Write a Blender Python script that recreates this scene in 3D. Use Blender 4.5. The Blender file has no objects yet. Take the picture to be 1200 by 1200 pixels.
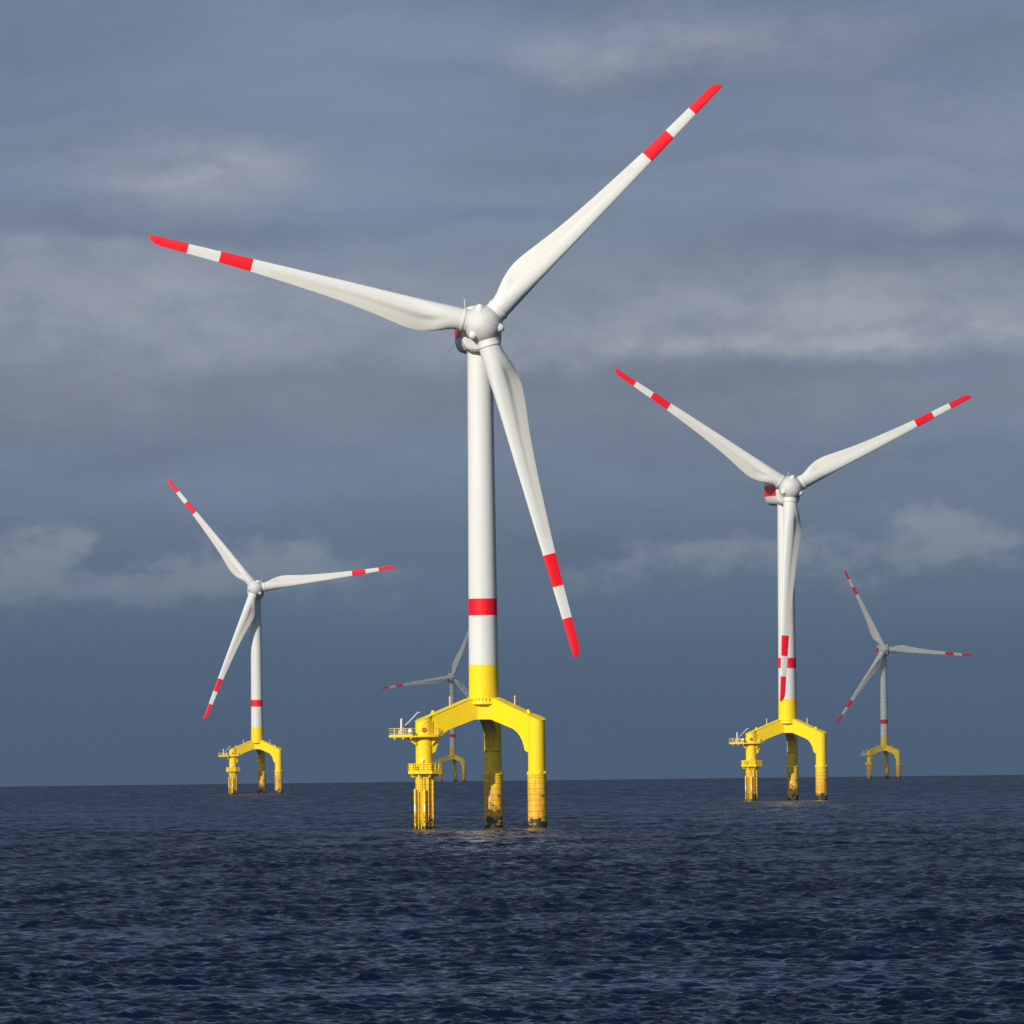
import bpy, math, random
import numpy as np
from mathutils import Vector, Matrix

C = bpy.context.scene
COL = C.collection
R = math.radians
EARTH = 7.4e6                 # effective earth radius (with refraction), metres
CAM_H = 12.08                 # eye height on the ship's deck

# ------------------------------------------------------------------ camera
cam_d = bpy.data.cameras.new('camera')
cam_d.sensor_width = 36.0
cam_d.lens = 36.0 * 14000 / 1200
cam_d.clip_start = 1.0
cam_d.clip_end = 60000
cam = bpy.data.objects.new('camera', cam_d)
COL.objects.link(cam)
PITCH, ROLL = R(1.1845), R(0.66)
cam.matrix_world = (Matrix.Translation((0, 0, CAM_H)) @ Matrix.Rotation(R(90) + PITCH, 4, 'X')
                    @ Matrix.Rotation(-ROLL, 4, 'Z'))
C.camera = cam

# ------------------------------------------------------------------ sun
SUN_EL, SUN_AZ = R(24), R(212.5)          # azimuth clockwise from +Y: behind the viewer, to the left
sun_v = Vector((math.sin(SUN_AZ) * math.cos(SUN_EL), math.cos(SUN_AZ) * math.cos(SUN_EL), math.sin(SUN_EL)))
sd = bpy.data.lights.new('sun', 'SUN')
sd.energy = 4.4
sd.angle = R(0.53)
sd.color = (1.0, 0.955, 0.88)
sun = bpy.data.objects.new('sun', sd)
sun.rotation_euler = (-sun_v).to_track_quat('-Z', 'Y').to_euler()
sun.location = (-300, -400, 300)
COL.objects.link(sun)

# ------------------------------------------------------------------ exposure
C.view_settings.view_transform = 'Standard'
C.view_settings.look = 'None'
C.view_settings.exposure = 0.0
C.view_settings.gamma = 1.0
C.view_settings.use_curve_mapping = False
try:
    C.cycles.use_denoising = False
    C.cycles.max_bounces = 5
    C.cycles.volume_bounces = 0
    C.cycles.sample_clamp_indirect = 2.0
    C.cycles.caustics_reflective = False
    C.cycles.caustics_refractive = False
except Exception:
    pass


def s2l(c):
    return tuple((v / 12.92 if v <= 0.04045 else ((v + 0.055) / 1.055) ** 2.4) for v in (x / 255 for x in c))


class NT:
    """small helper for node trees"""
    def __init__(self, tree):
        self.t = tree

    def new(self, typ, **kw):
        n = self.t.nodes.new(typ)
        for k, v in kw.items():
            setattr(n, k, v)
        return n

    def put(self, sock, v):
        if isinstance(v, bpy.types.NodeSocket):
            self.t.links.new(v, sock)
        elif v is not None:
            sock.default_value = v

    def m(self, op, a, b=None, c=None, clamp=False):
        n = self.new('ShaderNodeMath', operation=op, use_clamp=clamp)
        for i, v in enumerate((a, b, c)):
            if v is not None:
                self.put(n.inputs[i], v)
        return n.outputs[0]

    def noise(self, vec, scale, detail=4, rough=0.55, lac=2.0, dist=0.0):
        n = self.new('ShaderNodeTexNoise')
        self.put(n.inputs['Vector'], vec)
        n.inputs['Scale'].default_value = scale
        n.inputs['Detail'].default_value = detail
        n.inputs['Roughness'].default_value = rough
        n.inputs['Lacunarity'].default_value = lac
        n.inputs['Distortion'].default_value = dist
        return n.outputs['Fac']

    def xyz(self, x, y, z):
        n = self.new('ShaderNodeCombineXYZ')
        for i, v in enumerate((x, y, z)):
            self.put(n.inputs[i], v)
        return n.outputs[0]

    def sep(self, v):
        n = self.new('ShaderNodeSeparateXYZ')
        self.put(n.inputs[0], v)
        return n.outputs

    def mix(self, fac, a, b, blend='MIX'):
        n = self.new('ShaderNodeMix', data_type='RGBA', blend_type=blend, clamp_factor=True)
        self.put(n.inputs[0], fac)
        for i, v in ((6, a), (7, b)):
            if isinstance(v, tuple) and len(v) == 3:
                v = v + (1.0,)
            self.put(n.inputs[i], v)
        return n.outputs[2]

    def smooth(self, x, lo, hi, a=0.0, b=1.0):
        n = self.new('ShaderNodeMapRange', interpolation_type='SMOOTHSTEP')
        self.put(n.inputs[0], x)
        for i, v in enumerate((lo, hi, a, b)):
            n.inputs[i + 1].default_value = v
        return n.outputs[0]

    def ramp(self, x, stops, interp='LINEAR'):
        n = self.new('ShaderNodeValToRGB')
        n.color_ramp.interpolation = interp
        els = n.color_ramp.elements
        while len(els) < len(stops):
            els.new(0.5)
        for e, (p, c) in zip(els, stops):
            e.position = p
            e.color = tuple(c) + (1.0,)
        self.put(n.inputs[0], x)
        return n.outputs[0]


# ------------------------------------------------------------------ sky: a slate deck of stratus with a few torn cumulus near the horizon
world = bpy.data.worlds.new('World')
C.world = world
world.use_nodes = True
try:
    world.cycles.sampling_method = 'MANUAL'
    world.cycles.sample_map_resolution = 1024
except Exception:
    pass
w = NT(world.node_tree)
for n in list(w.t.nodes):
    w.t.nodes.remove(n)
wo = w.new('ShaderNodeOutputWorld')
bg = w.new('ShaderNodeBackground')
bg.inputs['Strength'].default_value = 0.1
w.t.links.new(bg.outputs[0], wo.inputs[0])
sky = w.new('ShaderNodeTexSky')
sky.sky_type = 'NISHITA'
sky.sun_disc = False
sky.sun_elevation = SUN_EL
sky.sun_rotation = SUN_AZ
sky.air_density = 1.0
sky.dust_density = 0.4
tc = w.new('ShaderNodeTexCoord')
dx, dy, dz = w.sep(tc.outputs['Generated'])
AZ = w.m('ARCTAN2', dx, dy)            # bearing, radians, 0 = +Y
EL = w.m('ARCSINE', dz)                # elevation, radians
V0 = w.xyz(w.m('MULTIPLY', AZ, 1.0), w.m('MULTIPLY', EL, 2.2), 0.37)
warp1 = w.m('SUBTRACT', w.noise(V0, 60, 5, 0.6), 0.5)
warp2 = w.m('SUBTRACT', w.noise(w.xyz(AZ, w.m('MULTIPLY', EL, 1.8), 4.1), 60, 5, 0.6), 0.5)
U = w.m('ADD', AZ, w.m('MULTIPLY', warp1, 0.016))
V = w.m('ADD', EL, w.m('MULTIPLY', warp2, 0.008))

base = w.ramp(w.m('MULTIPLY', EL, 1 / 0.12, clamp=True), [
    (0.000, s2l((77, 98, 122))),
    (0.060, s2l((83, 104, 127))),
    (0.120, s2l((92, 111, 132))),
    (0.180, s2l((103, 117, 138))),
    (0.250, s2l((110, 122, 140))),
    (0.330, s2l((117, 129, 146))),
    (0.410, s2l((112, 125, 146))),
    (0.500, s2l((108, 122, 144))),
    (0.620, s2l((95, 108, 133))),
    (1.000, s2l((86, 99, 124)))])
# higher up, out of the frame, the deck is darkened to lower the fill light
high = w.ramp(w.m('MULTIPLY', EL, 1 / 1.57, clamp=True), [
    (0.00, s2l((98, 112, 138))), (0.25, s2l((78, 90, 112))), (1.0, s2l((72, 82, 100)))])
deck = w.mix(w.smooth(EL, 0.09, 0.2), base, high)
# soft horizontal banding of the stratus
bands = w.noise(w.xyz(AZ, w.m('MULTIPLY', V, 5.5), 1.7), 26, 5, 0.5)
bands2 = w.noise(w.xyz(AZ, w.m('MULTIPLY', V, 3.0), 7.7), 90, 6, 0.62)
bmod = w.m('ADD', w.m('MULTIPLY', w.m('SUBTRACT', bands, 0.5), 0.68), w.m('MULTIPLY', w.m('SUBTRACT', bands2, 0.5), 0.24))
bmod = w.m('MULTIPLY', bmod, w.smooth(EL, 0.008, 0.026, 0.25, 1.0))
bfac = w.m('ADD', 1.0, bmod)
deck = w.mix(1.0, deck, w.xyz(bfac, bfac, bfac), 'MULTIPLY')


def px(x, y):
    """bearing and elevation of a direction read off the photograph's frame of view"""
    a, b = x - 600, 600 - y
    c, s = math.cos(ROLL), math.sin(ROLL)
    return (a * c + b * s) / 14000, (-a * s + b * c) / 14000 + PITCH


det = w.noise(w.xyz(AZ, w.m('MULTIPLY', EL, 1.7), 2.9), 120, 7, 0.60)
detm = w.smooth(det, 0.28, 0.66, 0.25, 1.2)
lit = None
dark = None
CLOUDS = [  # x, y, half-width, half-height, amount, sharper base
    (230, 205, 105, 26, .55), (195, 196, 40, 13, .35),
    (110, 345, 190, 42, .45), (330, 390, 230, 36, .38), (60, 300, 120, 16, .22),
    (800, 55, 160, 26, .40), (720, 60, 60, 26, .22),
    (960, 345, 170, 34, .50), (880, 398, 180, 11, .45), (1120, 396, 130, 13, .55), (1050, 372, 150, 22, .35), (700, 390, 120, 20, .30),
    (1120, 130, 120, 40, .22), (1000, 200, 170, 12, .20), (1130, 240, 130, 16, .25),
    (120, 470, 260, 26, .16), (900, 470, 260, 30, .14),
]
PUFFS = [  # torn cumulus low over the horizon
    (25, 668, 52, 34, 1.0), (55, 642, 22, 20, .6), (120, 690, 60, 20, .7), (190, 688, 50, 16, .55),
    (300, 668, 60, 24, .8), (345, 655, 36, 16, .75), (250, 690, 60, 20, .6), (410, 668, 36, 18, .55), (450, 705, 70, 22, .5),
    (1080, 618, 66, 24, .9), (1050, 606, 26, 14, .5), (1150, 624, 46, 20, .7), (880, 642, 50, 18, .7), (785, 652, 50, 20, .7), (700, 684, 60, 20, .6), (980, 664, 90, 22, .6),
]
DARKS = [(190, 268, 210, 13, .28), (120, 240, 200, 18, .10), (1080, 285, 170, 18, .22), (620, 255, 160, 12, .14), (560, 85, 330, 20, .10), (980, 95, 160, 22, .16), (300, 440, 200, 14, .10), (1000, 430, 180, 12, .12), (30, 20, 130, 60, .14)]


def blob(x, y, sx, sy, amt):
    u0, v0 = px(x, y)
    a = w.m('MULTIPLY', w.m('SUBTRACT', U, u0), 14000 / sx)
    b = w.m('MULTIPLY', w.m('SUBTRACT', V, v0), 14000 / sy)
    q = w.m('ADD', w.m('MULTIPLY', a, a), w.m('MULTIPLY', b, b))
    return w.m('MULTIPLY', w.m('EXPONENT', w.m('MULTIPLY', q, -0.5)), amt)


for cdef in CLOUDS:
    g = blob(*cdef)
    lit = g if lit is None else w.m('ADD', lit, g)
for cdef in DARKS:
    g = blob(*cdef)
    dark = g if dark is None else w.m('ADD', dark, g)
lit = w.m('MULTIPLY', lit, detm, clamp=True)
puff = None
for cdef in PUFFS:
    g = blob(*cdef)
    puff = g if puff is None else w.m('ADD', puff, g)
billow = w.noise(w.xyz(AZ, w.m('MULTIPLY', EL, 1.25), 6.3), 270, 8, 0.60)
puff = w.smooth(w.m('ADD', puff, w.m('MULTIPLY', w.m('SUBTRACT', billow, 0.5), 2.1)), 0.25, 1.3, 0.0, 0.50)
puff = w.m('MULTIPLY', puff, w.smooth(EL, 0.008, 0.0185))
deck = w.mix(w.m('MULTIPLY', dark, 1.5, clamp=True), deck, s2l((78, 92, 122)))
deck = w.mix(puff, deck, s2l((150, 157, 168)))
deck = w.mix(w.m('MULTIPLY', lit, 0.72, clamp=True), deck, s2l((168, 169, 176)))
# the deck's radiance, divided by the background strength, with a little of the clear sky shining through
deck10 = w.mix(1.0, deck, (11.8, 12.05, 12.3), 'MULTIPLY')
# towards the sun, behind the viewer, the deck breaks up and the clear sky shows
sdot = w.m('ADD', w.m('ADD', w.m('MULTIPLY', dx, sun_v.x), w.m('MULTIPLY', dy, sun_v.y)), w.m('MULTIPLY', dz, sun_v.z))
skyc = w.mix(w.smooth(sdot, -0.35, 0.55, 0.03, 0.85), deck10, sky.outputs[0])
w.t.links.new(skyc, bg.inputs['Color'])


# ------------------------------------------------------------------ materials
def material(name, build):
    m = bpy.data.materials.new(name)
    m.use_nodes = True
    t = NT(m.node_tree)
    b = m.node_tree.nodes['Principled BSDF']
    build(t, b)
    return m


def objxyz(t):
    n = t.new('ShaderNodeTexCoord')
    return n.outputs['Object'], t.sep(n.outputs['Object'])


WHITE = (0.695, 0.69, 0.645)
RED = (0.84, 0.001, 0.010)
YELLOW = (0.97, 0.675, 0.0)


def between(t, x, lo, hi):
    return t.m('MULTIPLY', t.m('GREATER_THAN', x, lo), t.m('LESS_THAN', x, hi))


def grime(t, vec, col, amount=0.10, scale=0.35, stretch=0.25):
    mp = t.new('ShaderNodeMapping')
    t.put(mp.inputs[0], vec)
    mp.inputs['Scale'].default_value = (1, 1, stretch)
    n = t.noise(mp.outputs[0], scale, 6, 0.65)
    f = t.smooth(n, 0.45, 0.75, 0.0, amount)
    return t.mix(f, col, (0.30, 0.26, 0.20))


def b_tower(t, b):
    vec, (x, y, z) = objxyz(t)
    red = between(t, z, 38.1, 41.1)
    yel = t.m('LESS_THAN', z, 29.3)
    c = t.mix(red, WHITE, RED)
    c = t.mix(yel, c, YELLOW)
    c = grime(t, vec, c, 0.07, 0.5, 0.08)
    # weld seams of the tower cans
    seam = t.m('LESS_THAN', t.m('ABSOLUTE', t.m('SUBTRACT', t.m('FRACT', t.m('MULTIPLY', z, 1 / 2.9)), 0.5)), 0.012)
    c = t.mix(t.m('MULTIPLY', seam, 0.12), c, (0.35, 0.33, 0.30))
    t.put(b.inputs['Base Color'], c)
    b.inputs['Specular IOR Level'].default_value = 0.25
    b.inputs['Roughness'].default_value = 0.5


def b_blade(t, b):
    vec, (x, y, z) = objxyz(t)
    red = t.m('ADD', between(t, z, 42.6, 48.5), t.m('GREATER_THAN', z, 54.4), clamp=True)
    # matt anti-icing panel behind the spar on the pressure side, ragged towards the tip
    jag = t.m('MULTIPLY', t.m('FLOOR', t.m('MULTIPLY', t.noise(t.xyz(z, 0.0, 0.0), 0.6, 1), 6)), 0.05)
    edge = t.m('ADD', t.m('MULTIPLY', t.m('SUBTRACT', 38.0, z), -0.027), jag)
    pan = t.m('MULTIPLY', t.m('LESS_THAN', x, t.m('SUBTRACT', edge, 0.25)), between(t, z, 8.6, 39.5))
    c = t.mix(t.m('MULTIPLY', pan, 0.75), WHITE, (0.66, 0.63, 0.55))
    c = t.mix(red, c, RED)
    c = grime(t, vec, c, 0.06, 0.3, 0.2)
    t.put(b.inputs['Base Color'], c)
    b.inputs['Roughness'].default_value = 0.5
    b.inputs['Specular IOR Level'].default_value = 0.3


def b_white(t, b):
    vec, _ = objxyz(t)
    t.put(b.inputs['Base Color'], grime(t, vec, WHITE + (1.0,), 0.10, 0.6, 0.6))
    b.inputs['Roughness'].default_value = 0.58


def b_hub(t, b):
    vec, (x, y, z) = objxyz(t)
    c = grime(t, vec, (0.62, 0.605, 0.56, 1.0), 0.22, 0.5, 1.0)
    # joints of the nose shells
    an = t.m('FRACT', t.m('MULTIPLY', t.m('ADD', t.m('ARCTAN2', x, z), math.pi), 3 / (2 * math.pi)))
    an = t.m('FRACT', t.m('ADD', an, 0.5))
    j = t.m('MULTIPLY', t.m('LESS_THAN', t.m('ABSOLUTE', t.m('SUBTRACT', an, 0.5)), 0.012), t.m('LESS_THAN', y, -1.2))
    c = t.mix(t.m('MULTIPLY', j, 0.5), c, (0.22, 0.21, 0.20))
    t.put(b.inputs['Base Color'], c)
    b.inputs['Roughness'].default_value = 0.6


def b_nacelle(t, b):
    vec, (x, y, z) = objxyz(t)
    red = t.m('MULTIPLY', between(t, z, -2.1, 1.1), t.m('GREATER_THAN', y, 3.0))
    c = t.mix(red, WHITE, RED)
    t.put(b.inputs['Base Color'], grime(t, vec, c, 0.10, 0.5, 0.5))
    b.inputs['Roughness'].default_value = 0.4


def b_yellow(t, b):
    vec, _ = objxyz(t)
    fade = t.smooth(t.noise(vec, 0.25, 4, 0.6), 0.35, 0.7, 0.0, 0.25)
    c = t.mix(fade, YELLOW, (0.90, 0.60, 0.008))
    c = grime(t, vec, c, 0.16, 0.9, 0.10)
    t.put(b.inputs['Base Color'], c)
    b.inputs['Roughness'].default_value = 0.5
    b.inputs['Specular IOR Level'].default_value = 0.25


def b_pile(t, b):
    vec, (x, y, z) = objxyz(t)
    oi = t.new('ShaderNodeObjectInfo')
    rnd = t.m('MULTIPLY', oi.outputs['Random'], 60.0)
    ang = t.m('ARCTAN2', y, x)
    sv = t.xyz(t.m('MULTIPLY', ang, 1.6), rnd, t.m('MULTIPLY', z, 0.10))
    streak = t.noise(sv, 2.2, 6, 0.65)
    blot = t.noise(t.xyz(t.m('MULTIPLY', ang, 1.6), rnd, z), 0.7, 6, 0.65)
    c = t.mix(t.smooth(blot, 0.35, 0.7), (0.84, 0.40, 0.006), (0.84, 0.52, 0.03))
    c = t.mix(t.smooth(z, 4.5, 9.8, 0.0, 0.6), c, YELLOW)
    c = t.mix(t.smooth(streak, 0.50, 0.70, 0.0, 0.85), c, (0.36, 0.10, 0.012))
    # draught rings every metre
    ring = t.m('LESS_THAN', t.m('FRACT', z), 0.10)
    c = t.mix(t.m('MULTIPLY', ring, 0.6), c, (0.10, 0.06, 0.015))
    # faint column of painted depth figures
    fig = t.m('MULTIPLY', between(t, ang, -1.80, -1.62), t.m('LESS_THAN', t.m('FRACT', t.m('MULTIPLY', z, 5.0)), 0.4))
    fig = t.m('MULTIPLY', fig, t.m('GREATER_THAN', t.noise(t.xyz(t.m('MULTIPLY', ang, 9.0), rnd, t.m('MULTIPLY', z, 3.0)), 2.0, 2), 0.5))
    c = t.mix(t.m('MULTIPLY', fig, 0.6), c, (0.10, 0.06, 0.02))
    # marine growth
    ed = t.m('ADD', 1.95, t.m('MULTIPLY', t.m('SUBTRACT', t.noise(t.xyz(t.m('MULTIPLY', ang, 1.6), rnd, t.m('MULTIPLY', z, 0.25)), 0.55, 2, 0.5), 0.5), 3.0))
    alg = t.smooth(t.m('SUBTRACT', ed, z), -0.12, 0.25)
    wash = t.smooth(t.noise(t.xyz(t.m('MULTIPLY', ang, 1.6), rnd, t.m('MULTIPLY', z, 1.2)), 0.7, 4, 0.6), 0.50, 0.60)
    c = t.mix(t.m('MULTIPLY', alg, t.m('SUBTRACT', 1.0, t.m('MULTIPLY', wash, t.smooth(z, 0.5, 0.7, 0.0, 0.8)))), c, (0.018, 0.018, 0.006))
    t.put(b.inputs['Base Color'], c)
    b.inputs['Roughness'].default_value = 0.6


def b_fender(t, b):
    vec, (x, y, z) = objxyz(t)
    c = t.mix(between(t, z, 3.3, 4.4), YELLOW, (0.82, 0.82, 0.80))
    rust = t.smooth(t.noise(vec, 1.6, 5, 0.6), 0.40, 0.60)
    c = t.mix(t.m('MULTIPLY', rust, t.smooth(z, 3.3, 2.6)), c, (0.52, 0.13, 0.012))
    c = t.mix(t.smooth(z, 1.1, 0.4, 0.0, 0.8), c, (0.03, 0.028, 0.008))
    t.put(b.inputs['Base Color'], c)
    b.inputs['Roughness'].default_value = 0.5


def plain(name, col, rough=0.5, metal=0.0):
    def f(t, b):
        vec, _ = objxyz(t)
        t.put(b.inputs['Base Color'], grime(t, vec, tuple(col) + (1.0,), 0.12, 1.5, 0.6))
        b.inputs['Roughness'].default_value = rough
        b.inputs['Metallic'].default_value = metal
    return material(name, f)


M_TOWER = material('tower paint', b_tower)
M_BLADE = material('blade gelcoat', b_blade)
M_WHITE = material('white gelcoat', b_white)
M_HUB = material('hub gelcoat', b_hub)
M_NAC = material('nacelle paint', b_nacelle)
M_YEL = material('signal yellow paint', b_yellow)
M_PILE = material('weathered pile paint', b_pile)
M_FEND = material('fender paint', b_fender)
M_SIGN = plain('sign red', (0.45, 0.012, 0.02), 0.5)
M_RUST = plain('rusty steel', (0.16, 0.045, 0.012), 0.7)
M_SIGNW = plain('sign lettering', (0.75, 0.62, 0.45), 0.5)
M_GALV = plain('galvanised steel', (0.55, 0.54, 0.52), 0.45, 0.2)
M_LAMP = plain('lamp housing', (0.85, 0.85, 0.82), 0.3)
M_DARK = plain('dark rubber', (0.03, 0.03, 0.03), 0.6)
M_RAIL = plain('pale railing paint', (0.85, 0.62, 0.16), 0.5)


# ------------------------------------------------------------------ mesh building
class MB:
    def __init__(self):
        self.v, self.f = [], []

    def add(self, vs, fs):
        o = len(self.v)
        self.v += [tuple(p) for p in vs]
        self.f += [tuple(i + o for i in f) for f in fs]
        return self

    def box(self, a, b, M=None):
        (x0, y0, z0), (x1, y1, z1) = a, b
        vs = [Vector(p) for p in ((x0, y0, z0), (x1, y0, z0), (x1, y1, z0), (x0, y1, z0), (x0, y0, z1), (x1, y0, z1), (x1, y1, z1), (x0, y1, z1))]
        if M is not None:
            vs = [M @ p for p in vs]
        return self.add(vs, [(3, 2, 1, 0), (4, 5, 6, 7), (0, 1, 5, 4), (1, 2, 6, 5), (2, 3, 7, 6), (3, 0, 4, 7)])

    def lathe(self, prof, n=32, M=None, caps=True):
        vs, fs = [], []
        for r, z in prof:
            for k in range(n):
                a = 2 * math.pi * k / n
                vs.append(Vector((r * math.cos(a), r * math.sin(a), z)))
        for i in range(len(prof) - 1):
            for k in range(n):
                k2 = (k + 1) % n
                fs.append((i * n + k, i * n + k2, (i + 1) * n + k2, (i + 1) * n + k))
        if caps:
            fs.append(tuple(reversed(range(n))))
            o = (len(prof) - 1) * n
            fs.append(tuple(range(o, o + n)))
        if M is not None:
            vs = [M @ p for p in vs]
        return self.add(vs, fs)

    def tube(self, a, b, r, n=10):
        a, b = Vector(a), Vector(b)
        d = b - a
        q = d.to_track_quat('Z', 'Y').to_matrix().to_4x4()
        return self.lathe([(r, 0), (r, d.length)], n, Matrix.Translation(a) @ q)

    def prism(self, poly, y0, y1, M=None):
        """polygon in the x-z plane (counter-clockwise seen from -y), extruded along y"""
        n = len(poly)
        vs = [Vector((p[0], y0, p[1])) for p in poly] + [Vector((p[0], y1, p[1])) for p in poly]
        fs = [tuple(range(n)), tuple(reversed(range(n, 2 * n)))]
        fs += [((i + 1) % n, i, n + i, n + (i + 1) % n) for i in range(n)]
        if M is not None:
            vs = [M @ p for p in vs]
        return self.add(vs, fs)

    def slab(self, poly, z0, z1, M=None):
        n = len(poly)
        vs = [Vector((p[0], p[1], z0)) for p in poly] + [Vector((p[0], p[1], z1)) for p in poly]
        fs = [tuple(reversed(range(n))), tuple(range(n, 2 * n))]
        fs += [(i, (i + 1) % n, n + (i + 1) % n, n + i) for i in range(n)]
        if M is not None:
            vs = [M @ p for p in vs]
        return self.add(vs, fs)

    def build(self, name, mat, parent=None, angle=38, matrix=None):
        me = bpy.data.meshes.new(name)
        me.from_pydata(self.v, [], self.f)
        me.validate()
        me.materials.append(mat)
        me.shade_smooth()
        me.set_sharp_from_angle(angle=R(angle))
        o = bpy.data.objects.new(name, me)
        COL.objects.link(o)
        if parent is not None:
            o.parent = parent
        if matrix is not None:
            o.matrix_local = matrix
        return o


def tag(o, label=None, cat=None, group=None, kind=None):
    for k, v in (('label', label), ('category', cat), ('group', group), ('kind', kind)):
        if v:
            o[k] = v
    return o


# ------------------------------------------------------------------ the turbine's shapes (metres; origin on the water at the tower axis)
HUB_Z, OVERHANG = 89.8, 6.0
LEG_R = 11.7
LEG_XY = {'rear': (1.5, 11.6), 'near': (9.3, -7.1), 'landing': (-10.7, -4.55)}


def rotor_matrices(yaw, azim):
    """nacelle, hub and three blade matrices in the turbine's frame; yaw turns the nose to the viewer's right"""
    yaw = R(yaw)
    top = Matrix.Translation((0, 0, HUB_Z)) @ Matrix.Rotation(yaw, 4, 'Z')
    nac = top @ Matrix.Translation((0, -OVERHANG, 0))
    hub0 = nac @ Matrix.Rotation(R(-5), 4, 'X')      # rotor axis tilted 5 degrees up
    def spin(a):                                     # a = angle counter-clockwise from the viewer's right
        return hub0 @ Matrix.Rotation(R(90 - a), 4, 'Y')
    return nac, spin(azim), [spin(azim + 120 * k) for k in range(3)]


def blade_mesh():
    rk = [3.7, 4.6, 5.5, 7.2, 9.1, 10.6, 12, 14, 16.7, 20.8, 25, 29, 36, 43, 48.5, 54.4, 58, 59.6, 60.4, 60.9, 61.15]
    le = [1.95, 1.95, 1.93, 1.87, 1.80, 1.75, 1.70, 1.66, 1.60, 1.53, 1.46, 1.38, 1.25, 1.10, 1.0, .88, .83, .80, .78, .76, .70]
    te = [-1.95, -2.0, -2.22, -2.95, -3.60, -3.88, -3.97, -3.78, -3.33, -2.72, -2.27, -1.95, -1.50, -1.13, -.98, -.85, -.79, -.68, -.36, .06, .47]
    wk = [0, .02, .12, .45, .85, 1, 1, 1, 1, 1, 1, 1, 1, 1, 1, 1, 1, 1, 1, 1, 1]
    tk = [1, 1, .95, .80, .62, .52, .45, .39, .345, .31, .285, .265, .24, .22, .21, .20, .19, .19, .19, .20, .2]
    bk = [17, 17, 17, 17, 16, 15, 14, 12.5, 10.8, 8.6, 6.8, 5.4, 3.6, 2.2, 1.4, .8, .5, .4, .4, .4, .4]
    rr = np.concatenate([np.linspace(3.7, 30, 60), np.linspace(31, 57.5, 26), [58, 58.6, 59.2, 59.6, 60, 60.4, 60.7, 60.9, 61.05, 61.15]])

    def ip(y):
        f = np.interp(rr, rk, y)
        g = f.copy()
        for _ in range(5):                    # ease the kinks of the linear table, short of the tip
            g[1:85] = 0.25 * g[0:84] + 0.5 * g[1:85] + 0.25 * g[2:86]
        return g
    LE, TE, W, T, B = map(ip, (le, te, wk, tk, bk))
    nh = 22
    mb = MB()
    n = 2 * nh
    vs = []
    for i, r in enumerate(rr):
        c = LE[i] - TE[i]
        ring = []
        for k in range(n):
            ph = math.pi * k / nh              # 0..2pi, first half the suction side (+y)
            s = (1 - math.cos(ph)) / 2
            up = k <= nh
            yt = 5 * T[i] * (0.2969 * math.sqrt(s) - 0.126 * s - 0.3516 * s * s + 0.2843 * s ** 3 - 0.1036 * s ** 4)
            if not up:
                q = min(1, max(0, (s - 0.44) / 0.17))
                q = q * q * (3 - 2 * q)
                yt *= 1 - float(np.interp(r, [6, 9, 26, 42], [.10, .34, .30, .0])) * q
                yt *= 0.88             # the pressure side hollows out behind the spar
            yt = max(yt, 0.004) if up else max(yt, -0.6 * 5 * T[i] * (0.2969 * math.sqrt(s) - 0.126 * s - 0.3516 * s * s + 0.2843 * s ** 3 - 0.1036 * s ** 4))
            ya = yt * c if up else -yt * c
            yc = 0.5 * math.sin(ph) * min(c, 3.9)
            x = LE[i] - c * s
            y = (1 - W[i]) * yc + W[i] * ya
            b = R(B[i]) * W[i]
            x, y = x * math.cos(b) + y * math.sin(b), -x * math.sin(b) + y * math.cos(b)
            bend = 1.2 * max(0, (r - 4) / 57) ** 2
            ring.append((x, y + bend, 3.9 + (r - 3.7) * 1.005))
        vs += ring
    fs = []
    for i in range(len(rr) - 1):
        for k in range(n):
            k2 = (k + 1) % n
            fs.append((i * n + k, (i + 1) * n + k, (i + 1) * n + k2, i * n + k2))
    fs.append(tuple(range(n)))
    o = (len(rr) - 1) * n
    fs.append(tuple(reversed(range(o, o + n))))
    return mb.add(vs, fs)


def railing(pts, z, h=1.25, close=False, step=0.9, r=0.045):
    """posts, a top rail, two mid rails and a kick plate along a line of points"""
    mb = MB()
    seq = list(pts) + ([pts[0]] if close else [])
    for (x0, y0), (x1, y1) in zip(seq, seq[1:]):
        L = math.hypot(x1 - x0, y1 - y0)
        k = max(1, round(L / step))
        for i in range(k + 1):
            t = i / k
            p = (x0 + (x1 - x0) * t, y0 + (y1 - y0) * t)
            mb.tube((p[0], p[1], z), (p[0], p[1], z + h), r * 1.25, 6)
        for q in (0.36, 0.68, 1.0):
            mb.tube((x0, y0, z + h * q), (x1, y1, z + h * q), r if q < 1 else r * 1.3, 6)
        M = Matrix.Translation((x0, y0, z)) @ Matrix.Rotation(math.atan2(y1 - y0, x1 - x0), 4, 'Z')
        mb.box((0, -0.03, 0.0), (L, 0.03, 0.22), M)
    return mb


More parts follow.
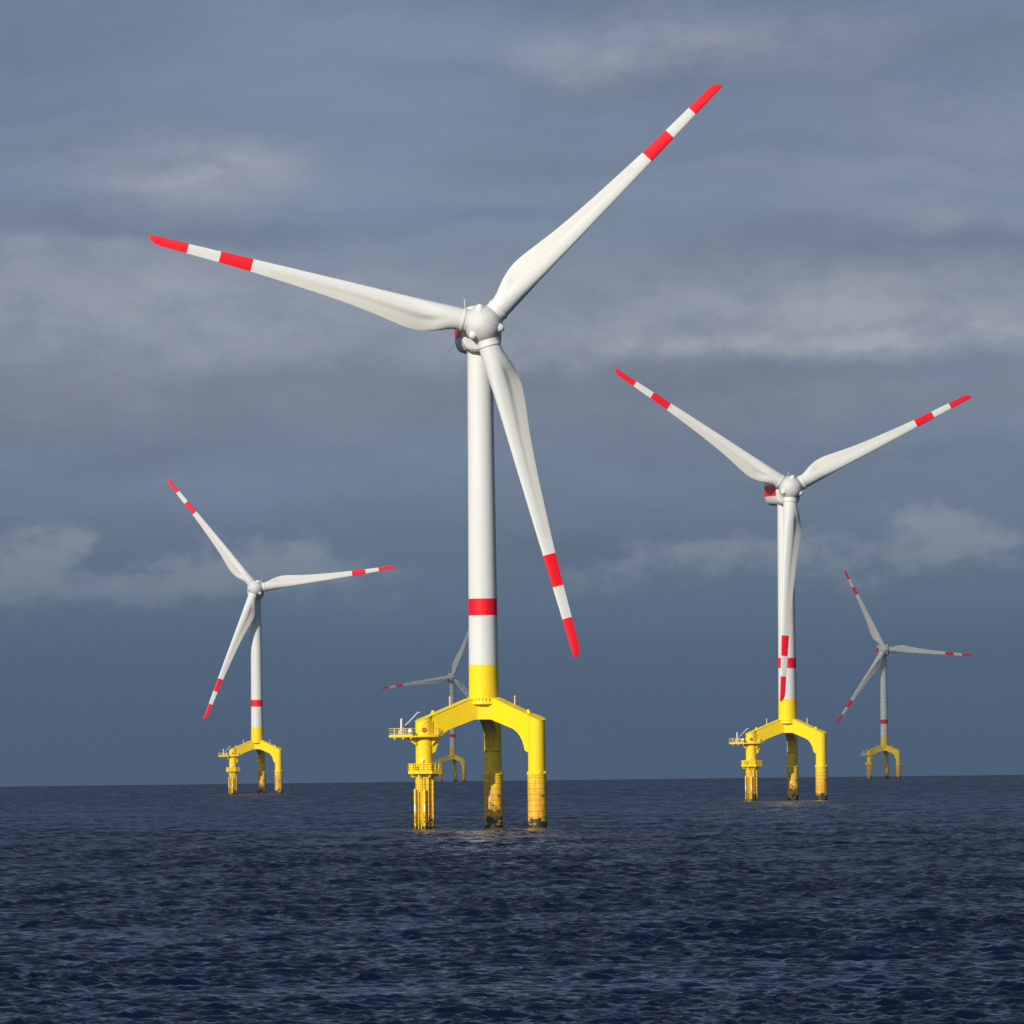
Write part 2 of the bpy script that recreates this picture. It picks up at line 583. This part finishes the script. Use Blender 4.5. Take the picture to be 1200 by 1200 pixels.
def make_turbine(label, xy, yaw, azim, group):
    X, Y = xy
    root = bpy.data.objects.new('offshore_wind_turbine', None)
    root.empty_display_size = 5
    COL.objects.link(root)
    root.location = (X, Y, -(X * X + Y * Y) / (2 * EARTH))
    tag(root, label, 'wind turbine', group)

    # tower
    prof = [(2.74, 22.9), (2.74, 23.25), (2.67, 23.3)]
    for k in range(1, 40):
        z = 23.3 + (85.0 - 23.3) * k / 39
        prof.append((2.67 - (z - 23.3) * 0.42 / 61.7, z))
    prof += [(2.33, 85.05), (2.33, 85.45)]
    MB().lathe(prof, 64).build('tower', M_TOWER, root)

    # foundation: central node under the tower
    A = [math.atan2(y, x) for x, y in LEG_XY.values()]
    a0 = A[0] + math.pi / 3
    hexa = []
    for k in range(3):
        a = a0 + k * 2 * math.pi / 3
        for sgn in (-1, 1):
            hexa.append((1.93 * math.cos(a) - sgn * 1.03 * math.sin(a), 1.93 * math.sin(a) + sgn * 1.03 * math.cos(a)))
    nd = MB().slab(hexa, 19.52, 22.2).build('central_node', M_YEL, root)
    cp = MB().lathe([(3.02, 22.22), (3.02, 22.5), (2.86, 22.88), (2.86, 22.9)], 48)
    for k in range(30):
        cp.box((2.72, -0.05, 22.89), (3.0, 0.05, 23.35), Matrix.Rotation(2 * math.pi * k / 30, 4, 'Z'))
    cp.build('collar_plate', M_YEL, nd)

    def top_z(r):
        return 23.25 - 0.392 * (r - 2.9)
    for nm, (lx, ly) in LEG_XY.items():
        ang = math.atan2(ly, lx)
        lr = math.hypot(lx, ly)
        Mz = Matrix.Rotation(ang, 4, 'Z')
        under = [(0.6, 19.5), (2.4, 19.5), (7.4, 17.75), (8.3, 17.1), (8.85, 16.5), (9.35, 15.7), (9.75, 14.6), (9.95, 13.9), (lr - 0.4, 13.2)]
        poly = under + [(lr - 0.4, top_z(lr - 0.4) - 0.03), (2.9, top_z(2.9) - 0.03), (0.6, top_z(2.9) - 0.03)]
        arm = MB().prism(poly, -1.18, 1.18, Mz).build('arm', M_YEL, root, 20)
        cap = MB().prism([(3.2, top_z(3.2) - 0.028), (lr - 1.1, top_z(lr - 1.1) - 0.028), (lr - 1.1, top_z(lr - 1.1) + 0.10), (3.2, top_z(3.2) + 0.10)], -1.28, 1.28, Mz)
        cap.build('top_plate', M_YEL, arm)
        lug = MB()
        rl = lr - 1.7
        lug.prism([(rl - .42, top_z(rl) + 0.1), (rl + .42, top_z(rl) - .05), (rl + .14, top_z(rl) + .72), (rl - .14, top_z(rl) + .72)], -0.2, 0.2, Mz)
        lug.build('lifting_lug', M_YEL, arm)
        p = Mz @ Vector((6.25, -0.9 if nm != 'near' else 0.9, top_z(6.25) + 0.05))
        ps = MB().tube(p, p + Vector((0, 0, 1.5)), 0.11, 8)
        ps.box((p.x - .14, p.y - .14, p.z + 1.5), (p.x + .14, p.y + .14, p.z + 1.68))
        ps.build('marker_post', M_RAIL, arm)
        # leg, cut along the arm's slope
        vs, fs, n = [], [], 40
        for k in range(n):
            a = 2 * math.pi * k / n
            x, y = lx + 1.55 * math.cos(a), ly + 1.55 * math.sin(a)
            r = x * math.cos(ang) + y * math.sin(ang)
            vs.append((x, y, 9.7))
            vs.append((x, y, top_z(r)))
        for k in range(n):
            k2 = (k + 1) % n
            fs.append((2 * k, 2 * k2, 2 * k2 + 1, 2 * k + 1))
        fs.append(tuple(2 * k + 1 for k in range(n)))
        leg = MB().add(vs, fs).build('leg', M_YEL, root)
        # slightly overhanging lid plate
        lid = []
        for k in range(n):
            a = 2 * math.pi * k / n
            x, y = lx + 1.64 * math.cos(a), ly + 1.64 * math.sin(a)
            r = x * math.cos(ang) + y * math.sin(ang)
            lid.append((x, y, top_z(r) + 0.01))
            lid.append((x, y, top_z(r) + 0.12))
        MB().add(lid, fs + [tuple(reversed([2 * k for k in range(n)]))]).build('lid_plate', M_YEL, leg)
        Ml = Matrix.Translation((lx, ly, 0))
        MB().lathe([(1.68, -7), (1.68, 9.55)], 48).build('pile', M_PILE, leg, matrix=Ml)
        cl = MB().lathe([(1.80, 9.55), (1.80, 9.82), (1.60, 9.84)], 48)
        for k in range(8):
            cl.box((1.60, -.09, 9.85), (1.80, .09, 10.15), Matrix.Rotation(k * math.pi / 4 + .3, 4, 'Z'))
        cl.build('pile_collar', M_YEL, leg, matrix=Ml)
        if nm != 'landing':
            an = MB().tube((1.72 * math.cos(-1.05), 1.72 * math.sin(-1.05), 5.7), (1.72 * math.cos(-1.05), 1.72 * math.sin(-1.05), 6.0), 0.16, 8)
            an.build('anode_stub', M_RUST, leg, matrix=Ml)

    lx, ly = LEG_XY['landing']
    # work platform at the head of the landing leg: long deck to the left, narrow gallery round the leg
    za = 16.75
    deck = [(-17.0, ly - 2.6), (-12.9, ly - 2.6), (-12.4, ly - 2.6), (-9.4, ly - 2.3), (-8.1, ly - 1.2), (-8.1, ly + 2.4), (-17.0, ly + 2.4)]
    pl = MB().slab(deck, za - 0.28, za)
    for q in (-16.1, -14.6, -13.2):
        pl.box((q, ly - 2.5, za - 0.62), (q + 0.28, ly + 2.3, za - 0.285))
    for sy in (-1.2, 1.0):
        pl.prism([(-14.2, za - .29), (-12.1, za - 1.7), (-12.1, za - .29)], ly + sy - .08, ly + sy + .08)
    for sy in (-0.9, 0.9):
        pl.prism([(-9.35, za - 1.8), (-8.2, za - .29), (-9.35, za - .29)], ly + sy - .08, ly + sy + .08)
    pl = pl.build('work_platform', M_YEL, root)
    railing([(-12.95, ly - 2.55), (-16.95, ly - 2.55), (-16.95, ly + 2.35), (-8.15, ly + 2.35), (-8.15, ly - 1.1), (-8.75, ly - 1.5)], za, 1.3).build('railing', M_RAIL, pl)
    MB().box((-15.3, ly - 0.7, za), (-14.5, ly + 0.5, za + 0.8)).build('equipment_box', M_RAIL, pl)
    MB().box((-13.6, ly - 1.6, za), (-12.7, ly - .7, za + .95)).build('equipment_box', M_RAIL, pl)
    cr = MB().tube((-14.75, ly - 1.2, za), (-14.75, ly - 1.2, za + 2.9), 0.17, 10)
    cr.box((-14.95, ly - 1.4, za + 2.9), (-14.55, ly - 1.0, za + 3.05))
    cr.build('crane_mast', M_LAMP, pl)
    cj = MB().tube((-14.3, ly - 1.0, za + 1.55), (-11.75, ly - 0.6, za + 4.15), 0.10, 8)
    cj.tube((-11.75, ly - .6, za + 4.15), (-11.4, ly - .55, za + 4.08), 0.13, 8)
    cj.tube((-14.45, ly - 1.05, za), (-14.3, ly - 1.0, za + 1.55), 0.14, 8)
    cj.build('crane_boom', M_GALV, pl)
    wn = MB().lathe([(0.30, -.45), (0.30, .45)], 12, Matrix.Translation((-13.9, ly - 1.0, za + 1.5)) @ Matrix.Rotation(R(90), 4, 'Y'))
    wn.build('crane_winch', M_DARK, pl)
    fl = MB().lathe([(0.05, -.3), (.28, -.22), (.36, 0), (.28, .22), (.05, .3)], 16, Matrix.Translation((-13.2, ly - 2.62, za + 0.85)) @ Matrix.Rotation(R(90), 4, 'X'))
    fl.build('floodlight', M_LAMP, pl)
    # round red sign on the leg, with its pale line of lettering
    Ms = Matrix.Translation((lx + 0.0, ly - 1.60, za + 1.0)) @ Matrix.Rotation(R(90), 4, 'X')
    sg = MB().lathe([(0.42, -0.06), (0.42, 0.05)], 24, Ms).build('round_sign', M_SIGN, pl)
    MB().box((lx - .27, ly - 1.665, za + .95), (lx + .27, ly - 1.652, za + 1.03)).build('sign_lettering', M_SIGNW, sg)
    cb = MB()
    pts = [Vector((lx + 1.6 * math.sin(a), ly - 1.6 * math.cos(a), z)) for a, z in ((-.75, za), (-.55, za + .9), (-.2, za + 1.8), (.25, za + 2.5), (.45, za + 2.6))]
    for a, b in zip(pts, pts[1:]):
        cb.tube(a, b, 0.05, 6)
    cb.build('cable_pipe', M_RAIL, pl)
    ld = MB()
    for s in (-.22, .22):
        a = 0.95
        b = Vector((lx + 1.72 * math.sin(a) + s * math.cos(a), ly - 1.72 * math.cos(a) + s * math.sin(a), za))
        ld.tube(b, b + Vector((0, 0, 2.6)), 0.04, 6)
    for k in range(9):
        a = 0.95
        c0 = Vector((lx + 1.72 * math.sin(a), ly - 1.72 * math.cos(a), za + .25 + .29 * k))
        dvec = Vector((math.cos(a), math.sin(a), 0)) * .22
        ld.tube(c0 - dvec, c0 + dvec, 0.035, 6)
    ld.build('wall_ladder', M_YEL, pl)

    # landing platform, an eight-sided gallery lower on the same leg
    zb = 10.35
    oct_ = [(lx + 0.1 + 3.25 * math.cos(a), ly + 3.0 * math.sin(a)) for a in (R(22.5 + 45 * k) for k in range(8))]
    lp = MB().slab(oct_, zb - 0.42, zb)
    for k in range(8):
        lp.box((1.6, -.07, zb - 1.0), (2.6, .07, zb - .425), Matrix.Translation((lx, ly, 0)) @ Matrix.Rotation(k * math.pi / 4 + .39, 4, 'Z'))
    lp = lp.build('landing_platform', M_YEL, root)
    railing(oct_, zb, 1.35, True, 0.8, 0.06).build('railing', M_YEL, lp)
    for k in (3, 4, 5, 6):
        (x0, y0), (x1, y1) = oct_[k], oct_[(k + 1) % 8]
        M = Matrix.Translation((x0, y0, zb)) @ Matrix.Rotation(math.atan2(y1 - y0, x1 - x0), 4, 'Z')
        L = math.hypot(x1 - x0, y1 - y0)
        kk = MB().box((0.08 * L, .085, 0.25), ((0.45 if k != 5 else 0.9) * L, .11, 1.3), M)
        kk.build('rail_panel', M_YEL, lp)
    MB().lathe([(.05, -.12), (.24, -.1), (.28, .05), (.2, .2), (.05, .24)], 14, Matrix.Translation((lx - .35, ly - 1.68, zb + 1.95)) @ Matrix.Rotation(R(90), 4, 'X')).build('lamp', M_LAMP, lp)

    # boat landing: two fender tubes with stand-offs, a ladder between them, cable tubes on the pile
    bl = MB()
    for fx in (-12.45, -10.75):
        for z in (1.2, 4.9, 6.6):
            bl.tube((fx, ly - 2.35, z), (fx * .5 + lx * .5, ly - 1.4, z), 0.15, 8)
    for sx in (-12.1, -11.1):
        bl.tube((sx, ly - 1.78, 0.6), (sx, ly - 1.78, 7.0), 0.16, 8)
    bl = bl.build('boat_landing', M_YEL, root)
    for fx in (-12.45, -10.75):
        fd = MB().tube((0, 0, -3), (0, 0, 7.25), 0.19, 12)
        fd.build('fender_tube', M_FEND, bl, matrix=Matrix.Translation((fx, ly - 2.4, 0)))
    la = MB()
    for s in (-.25, .25):
        la.tube((-11.6 + s, ly - 2.1, -1), (-11.6 + s, ly - 2.1, zb + 0.9), 0.055, 6)
    for k in range(34):
        la.tube((-11.85, ly - 2.1, -.6 + .32 * k), (-11.35, ly - 2.1, -.6 + .32 * k), 0.03, 5)
    la.build('ladder', M_YEL, bl)
    for a in (-.05, .38, .95):
        p = (lx + 1.78 * math.sin(a), ly - 1.78 * math.cos(a))
        MB().tube((0, 0, -3), (0, 0, 9.2), 0.15, 10).build('cable_tube', M_PILE, bl, matrix=Matrix.Translation((p[0], p[1], 0)))

    # nacelle, hub, blades
    Mn, Mh, Mb_ = rotor_matrices(yaw, azim)
    def rounded(hw, zt, zb, e, n=40):
        out = []
        for k in range(n):
            a = 2 * math.pi * k / n
            c, q = math.cos(a), math.sin(a)
            m = (abs(c) ** e + abs(q) ** e) ** (-1 / e)
            zc, hh = (zt + zb) / 2, (zt - zb) / 2
            out.append((hw * c * m, zc + hh * q * m))
        return out
    secs = [(1.95, rounded(3.2, 3.3, -4.25, 3.2)), (2.25, rounded(3.45, 3.5, -4.55, 3.6)), (3.0, rounded(3.6, 3.6, -4.7, 4.0)),
            (14.2, rounded(3.6, 3.6, -4.7, 4.0)), (15.6, rounded(3.5, 3.5, -4.3, 4.0)), (16.3, rounded(3.1, 3.2, -3.7, 4.0))]
    vs, fs, n = [], [], 40
    for y, ring in secs:
        vs += [(x, y, z) for x, z in ring]
    for i in range(len(secs) - 1):
        for j in range(n):
            j2 = (j + 1) % n
            fs.append((i * n + j, i * n + j2, (i + 1) * n + j2, (i + 1) * n + j))
    fs.append(tuple(reversed(range(n))))
    fs.append(tuple(range((len(secs) - 1) * n, len(secs) * n)))
    na = MB().add(vs, fs).build('nacelle', M_NAC, root, 32, Mn)
    for mx in (-2.0, 2.75):
        ms = MB().tube((mx, 12, 3.6), (mx, 12, 5.0), 0.10, 8)
        ms.box((mx - .22, 11.8, 4.95), (mx + .22, 12.2, 5.05))
        ms.build('wind_mast', M_GALV, na)
    MB().tube((-3.6, 13, -2.5), (-4.9, 13.5, -4.4), 0.02, 6).build('whip_aerial', M_DARK, na)
    MB().lathe([(2.42, 85.46), (2.42, 85.75)], 40).build('yaw_ring', M_DARK, root)

    hp = []
    for k in range(0, 25):
        a = R(4 + (118 - 4) * k / 24)
        hp.append((3.45 * math.sin(a), 3.45 * math.cos(a)))
    hp.append((3.02, -2.0))
    Mnose = Matrix.Rotation(R(90), 4, 'X')             # +z of the lathe to -y, the nose
    hb = MB().lathe(hp[::-1], 48, Mnose).build('hub', M_HUB, root, 30, Mh)
    for k in range(3):
        Mk = Matrix.Rotation(R(90 - 0 - 120 * k), 4, 'Y') if False else Matrix.Rotation(R(-120 * k), 4, 'Y')
        MB().lathe([(2.02, 2.2), (2.02, 3.62), (2.13, 3.64), (2.13, 4.02), (1.97, 4.04), (1.97, 4.15)], 48, Mk).build('blade_collar', M_WHITE, hb)
        Md = Matrix.Rotation(R(-120 * k - 60), 4, 'Y') @ Matrix.Rotation(R(30), 4, 'X') @ Matrix.Translation((0, 0, 3.42))
        MB().lathe([(.95, -.3), (.78, .1), (.60, .42), (.38, .62), (.12, .70)], 20, Md).build('vent_dome', M_WHITE, hb, 60)
    for Mq in Mb_:
        bo = bpy.data.objects.new('blade', BLADE)
        COL.objects.link(bo)
        bo.parent = root
        bo.matrix_local = Mq
    return root


_b = blade_mesh().build('blade', M_BLADE, None, 24)
BLADE = _b.data
bpy.data.objects.remove(_b)


def children(o):
    return [c for c in COL.objects if c.parent == o]


def copy_turbine(src, label, xy, yaw, azim, group):
    X, Y = xy
    Mn, Mh, Mb_ = rotor_matrices(yaw, azim)
    r = src.copy()
    COL.objects.link(r)
    r.location = (X, Y, -(X * X + Y * Y) / (2 * EARTH))
    tag(r, label, 'wind turbine', group)
    bi = 0
    for ch in children(src):
        c = ch.copy()
        COL.objects.link(c)
        c.parent = r
        kind = ch.name.split('.')[0]
        if kind == 'nacelle':
            c.matrix_local = Mn
        elif kind == 'hub':
            c.matrix_local = Mh
        elif kind == 'blade':
            c.matrix_local = Mb_[bi]
            bi += 1
        for g in children(ch):
            d = g.copy()
            COL.objects.link(d)
            d.parent = c
    return r


# ------------------------------------------------------------------ sea
def smoothstep(x):
    x = np.clip(x, 0, 1)
    return x * x * (3 - 2 * x)


def build_sea():
    rng = np.random.default_rng(11)
    half = R(4.0)
    nc = 660
    th = np.linspace(-half, half, nc).astype(np.float32)
    rs = [490.0]
    while rs[-1] < 15400:
        rs.append(rs[-1] + 0.21 * (rs[-1] / 500) ** 1.13)
    rs = np.array(rs, dtype=np.float64)
    dr = 0.21 * (rs / 500) ** 1.13
    nr = len(rs)
    X = (rs[:, None] * np.sin(th)[None, :])
    Y = (rs[:, None] * np.cos(th)[None, :])
    H = np.zeros((nr, nc), np.float32)
    DX = np.zeros((nr, nc), np.float32)
    DY = np.zeros((nr, nc), np.float32)
    comps = []
    nw = 78
    lam = np.exp(np.linspace(math.log(0.48), math.log(14), nw)) * rng.uniform(.95, 1.05, nw)
    for l in lam:
        k = 2 * math.pi / l
        # equilibrium range flattened by the peak: slope per octave nearly even, falling off past ~14 m
        slope = 0.084 * (1.0 if l < 2.0 else math.exp(-((math.log(l / 2.0)) / 1.05) ** 2))
        a = slope / k
        spread = 0.9 if l < 1.2 else (0.5 if l < 5 else 0.4)
        ang = math.pi / 2 + 0.25 + rng.normal(0, spread)
        comps.append((a, k, math.cos(ang), math.sin(ang), rng.uniform(0, 2 * math.pi), l))
    for a, k, cx, cy, ph, l in comps:
        att = smoothstep((l / dr - 1.3) / 2.0).astype(np.float32)
        nz = np.nonzero(att > 0.001)[0]
        if len(nz) == 0:
            continue
        e = nz[-1] + 1
        P = (k * cx) * X[:e] + (k * cy) * Y[:e] + ph
        P = np.mod(P, 2 * math.pi).astype(np.float32)
        aa = (a * att[:e])[:, None]
        H[:e] += aa * np.cos(P)
        s = np.sin(P)
        DX[:e] -= (0.85 * cx) * aa * s
        DY[:e] -= (0.85 * cy) * aa * s
    # gusts: slow patches where the chop is livelier or flatter
    G = np.zeros((nr, nc), np.float32)
    for i in range(7):
        l = rng.uniform(40, 160)
        an = rng.uniform(0, math.pi)
        G += np.cos((2 * math.pi / l * math.cos(an)) * X + (2 * math.pi / l * math.sin(an)) * Y + rng.uniform(0, 6.28)).astype(np.float32)
    G = 1 + 0.07 * G
    H *= G
    x = X + DX * G
    y = Y + DY * G
    z = H - (X * X + Y * Y) / (2 * EARTH)
    V1 = np.stack([x, y, z], -1).reshape(-1, 3)
    idx = np.arange(nr * nc).reshape(nr, nc)
    Q1 = np.stack([idx[:-1, :-1], idx[:-1, 1:], idx[1:, 1:], idx[1:, :-1]], -1).reshape(-1, 4)[:, ::-1]
    # the rest of the sea, all round, a little lower where the two overlap
    r2 = np.concatenate([[1.0], np.geomspace(20, 15900, 90)])
    n2 = 360
    t2 = np.linspace(0, 2 * math.pi, n2, endpoint=False)
    X2 = r2[:, None] * np.sin(t2)
    Y2 = r2[:, None] * np.cos(t2)
    Z2 = -(X2 ** 2 + Y2 ** 2) / (2 * EARTH) - 0.9
    V2 = np.stack([X2, Y2, Z2], -1).reshape(-1, 3)
    i2 = np.arange(len(r2) * n2).reshape(len(r2), n2)
    j2 = np.roll(i2, -1, 1)
    Q2 = np.stack([i2[:-1], i2[1:], j2[1:], j2[:-1]], -1).reshape(-1, 4)[:, ::-1] + len(V1)
    Vv = np.concatenate([V1, V2]).astype(np.float32)
    Q = np.concatenate([Q1, Q2]).astype(np.int32)
    me = bpy.data.meshes.new('sea')
    me.vertices.add(len(Vv))
    me.vertices.foreach_set('co', Vv.ravel())
    me.loops.add(Q.size)
    me.loops.foreach_set('vertex_index', Q.ravel())
    me.polygons.add(len(Q))
    me.polygons.foreach_set('loop_start', np.arange(0, Q.size, 4, dtype=np.int32))
    me.polygons.foreach_set('use_smooth', np.ones(len(Q), bool))
    me.update(calc_edges=True)
    o = bpy.data.objects.new('sea', me)
    COL.objects.link(o)
    o['kind'] = 'structure'
    print('sea', nr, nc, len(Q))
    return o


def b_sea(t, b):
    vec, (x, y, z) = objxyz(t)
    t.put(b.inputs['Base Color'], (0.001, 0.005, 0.017, 1.0))
    b.inputs['IOR'].default_value = 1.333
    # the unresolved chop is roughness; it is streaky along the wind, livelier here and slicker there
    st1 = t.noise(t.xyz(t.m('MULTIPLY', x, 0.30), t.m('MULTIPLY', y, 0.03), 0.0), 1.0, 5, 0.7)
    st2 = t.noise(t.xyz(t.m('MULTIPLY', x, 0.11), t.m('MULTIPLY', y, 0.0045), 5.0), 1.0, 5, 0.7)
    v = t.m('ADD', t.m('MULTIPLY', t.m('SUBTRACT', st1, 0.5), t.smooth(y, 900, 1900, 0.0, 0.55)),
            t.m('MULTIPLY', t.m('SUBTRACT', st2, 0.5), t.smooth(y, 2200, 4200, 0.0, 0.75)))
    base_r = t.m('ADD', t.smooth(y, 450, 1700, 0.04, 0.19), t.smooth(y, 1700, 5000, 0.0, 0.19))
    t.put(b.inputs['Roughness'], t.m('MAXIMUM', t.m('ADD', base_r, v), 0.04))
    n1 = t.noise(vec, 1.9, 5, 0.68)
    bp = t.new('ShaderNodeBump')
    bp.inputs['Strength'].default_value = 1.0
    bp.inputs['Distance'].default_value = 0.022
    t.put(bp.inputs['Height'], n1)
    t.put(b.inputs['Normal'], bp.outputs[0])


SEA = build_sea()
SEA.data.materials.append(material('sea water', b_sea))

# ------------------------------------------------------------------ the five turbines
GROUP = 'wind turbines standing in the sea on yellow three-legged foundations'
first = make_turbine('largest wind turbine, its thick yellow legs standing in front of a faint hazy turbine',
                     (-5.4, 2134), 6.5, 44.9, GROUP)
copy_turbine(first, 'second largest wind turbine, its lowest blade hanging straight down in front of its own tower', (78.7, 3440), 14.5, 25.9, GROUP)
copy_turbine(first, 'third largest wind turbine, bright white, one blade almost level and one slanting past its tower', (-112.5, 5224), 1.5, 8.2, GROUP)
copy_turbine(first, 'small pale wind turbine beyond the second largest one, one blade pointing almost level', (256.5, 8289), 7.6, -4.3, GROUP)
copy_turbine(first, 'faintest and smallest wind turbine, half hidden behind the tower of the largest turbine', (-52.9, 10204), 2.5, 68.6, GROUP)

# ------------------------------------------------------------------ haze
hz = MB().box((-16600, -16600, -21.0), (16600, 16600, 160.0))
me = bpy.data.meshes.new('haze')
me.from_pydata(hz.v, [], hz.f)
haze = bpy.data.objects.new('haze', me)
COL.objects.link(haze)
haze['kind'] = 'stuff'
hm = bpy.data.materials.new('sea haze')
hm.use_nodes = True
ht = hm.node_tree
for n in list(ht.nodes):
    ht.nodes.remove(n)
ho = ht.nodes.new('ShaderNodeOutputMaterial')
pv = ht.nodes.new('ShaderNodeVolumePrincipled')
pv.inputs['Color'].default_value = (0.38, 0.54, 0.74, 1)
pv.inputs["Density"].default_value = 4e-5
pv.inputs['Anisotropy'].default_value = 0.65
pv.inputs['Density Attribute'].default_value = ''
ht.links.new(pv.outputs[0], ho.inputs['Volume'])
hm.cycles.homogeneous_volume = True
me.materials.append(hm)

# ------------------------------------------------------------------ vapour volume added out of view to shade the two farthest turbines
import bmesh
bm = bmesh.new()
bmesh.ops.create_icosphere(bm, subdivisions=4, radius=1.0)
from mathutils import noise as mnoise
for v in bm.verts:
    f = 1 + 0.28 * mnoise.fractal(v.co * 2.3, 0.9, 2.0, 4)
    v.co = Vector((v.co.x * 620 * f, v.co.y * 2500 * f, v.co.z * (120 if v.co.z < 0 else 200) * f))
me = bpy.data.meshes.new('shade_cloud')
bm.to_mesh(me)
bm.free()
cl = bpy.data.objects.new('shade_cloud', me)
COL.objects.link(cl)
cl.location = (-1050, 7950, 900)
cl['kind'] = 'stuff'
cm = bpy.data.materials.new('cloud vapour')
cm.use_nodes = True
ct = cm.node_tree
for n in list(ct.nodes):
    ct.nodes.remove(n)
co = ct.nodes.new('ShaderNodeOutputMaterial')
cv = ct.nodes.new('ShaderNodeVolumeScatter')
cv.inputs['Color'].default_value = (0.9, 0.92, 0.95, 1)
cv.inputs['Density'].default_value = 0.0026
cv.inputs['Anisotropy'].default_value = 0.6
ct.links.new(cv.outputs[0], co.inputs['Volume'])
cm.cycles.homogeneous_volume = True
me.materials.append(cm)
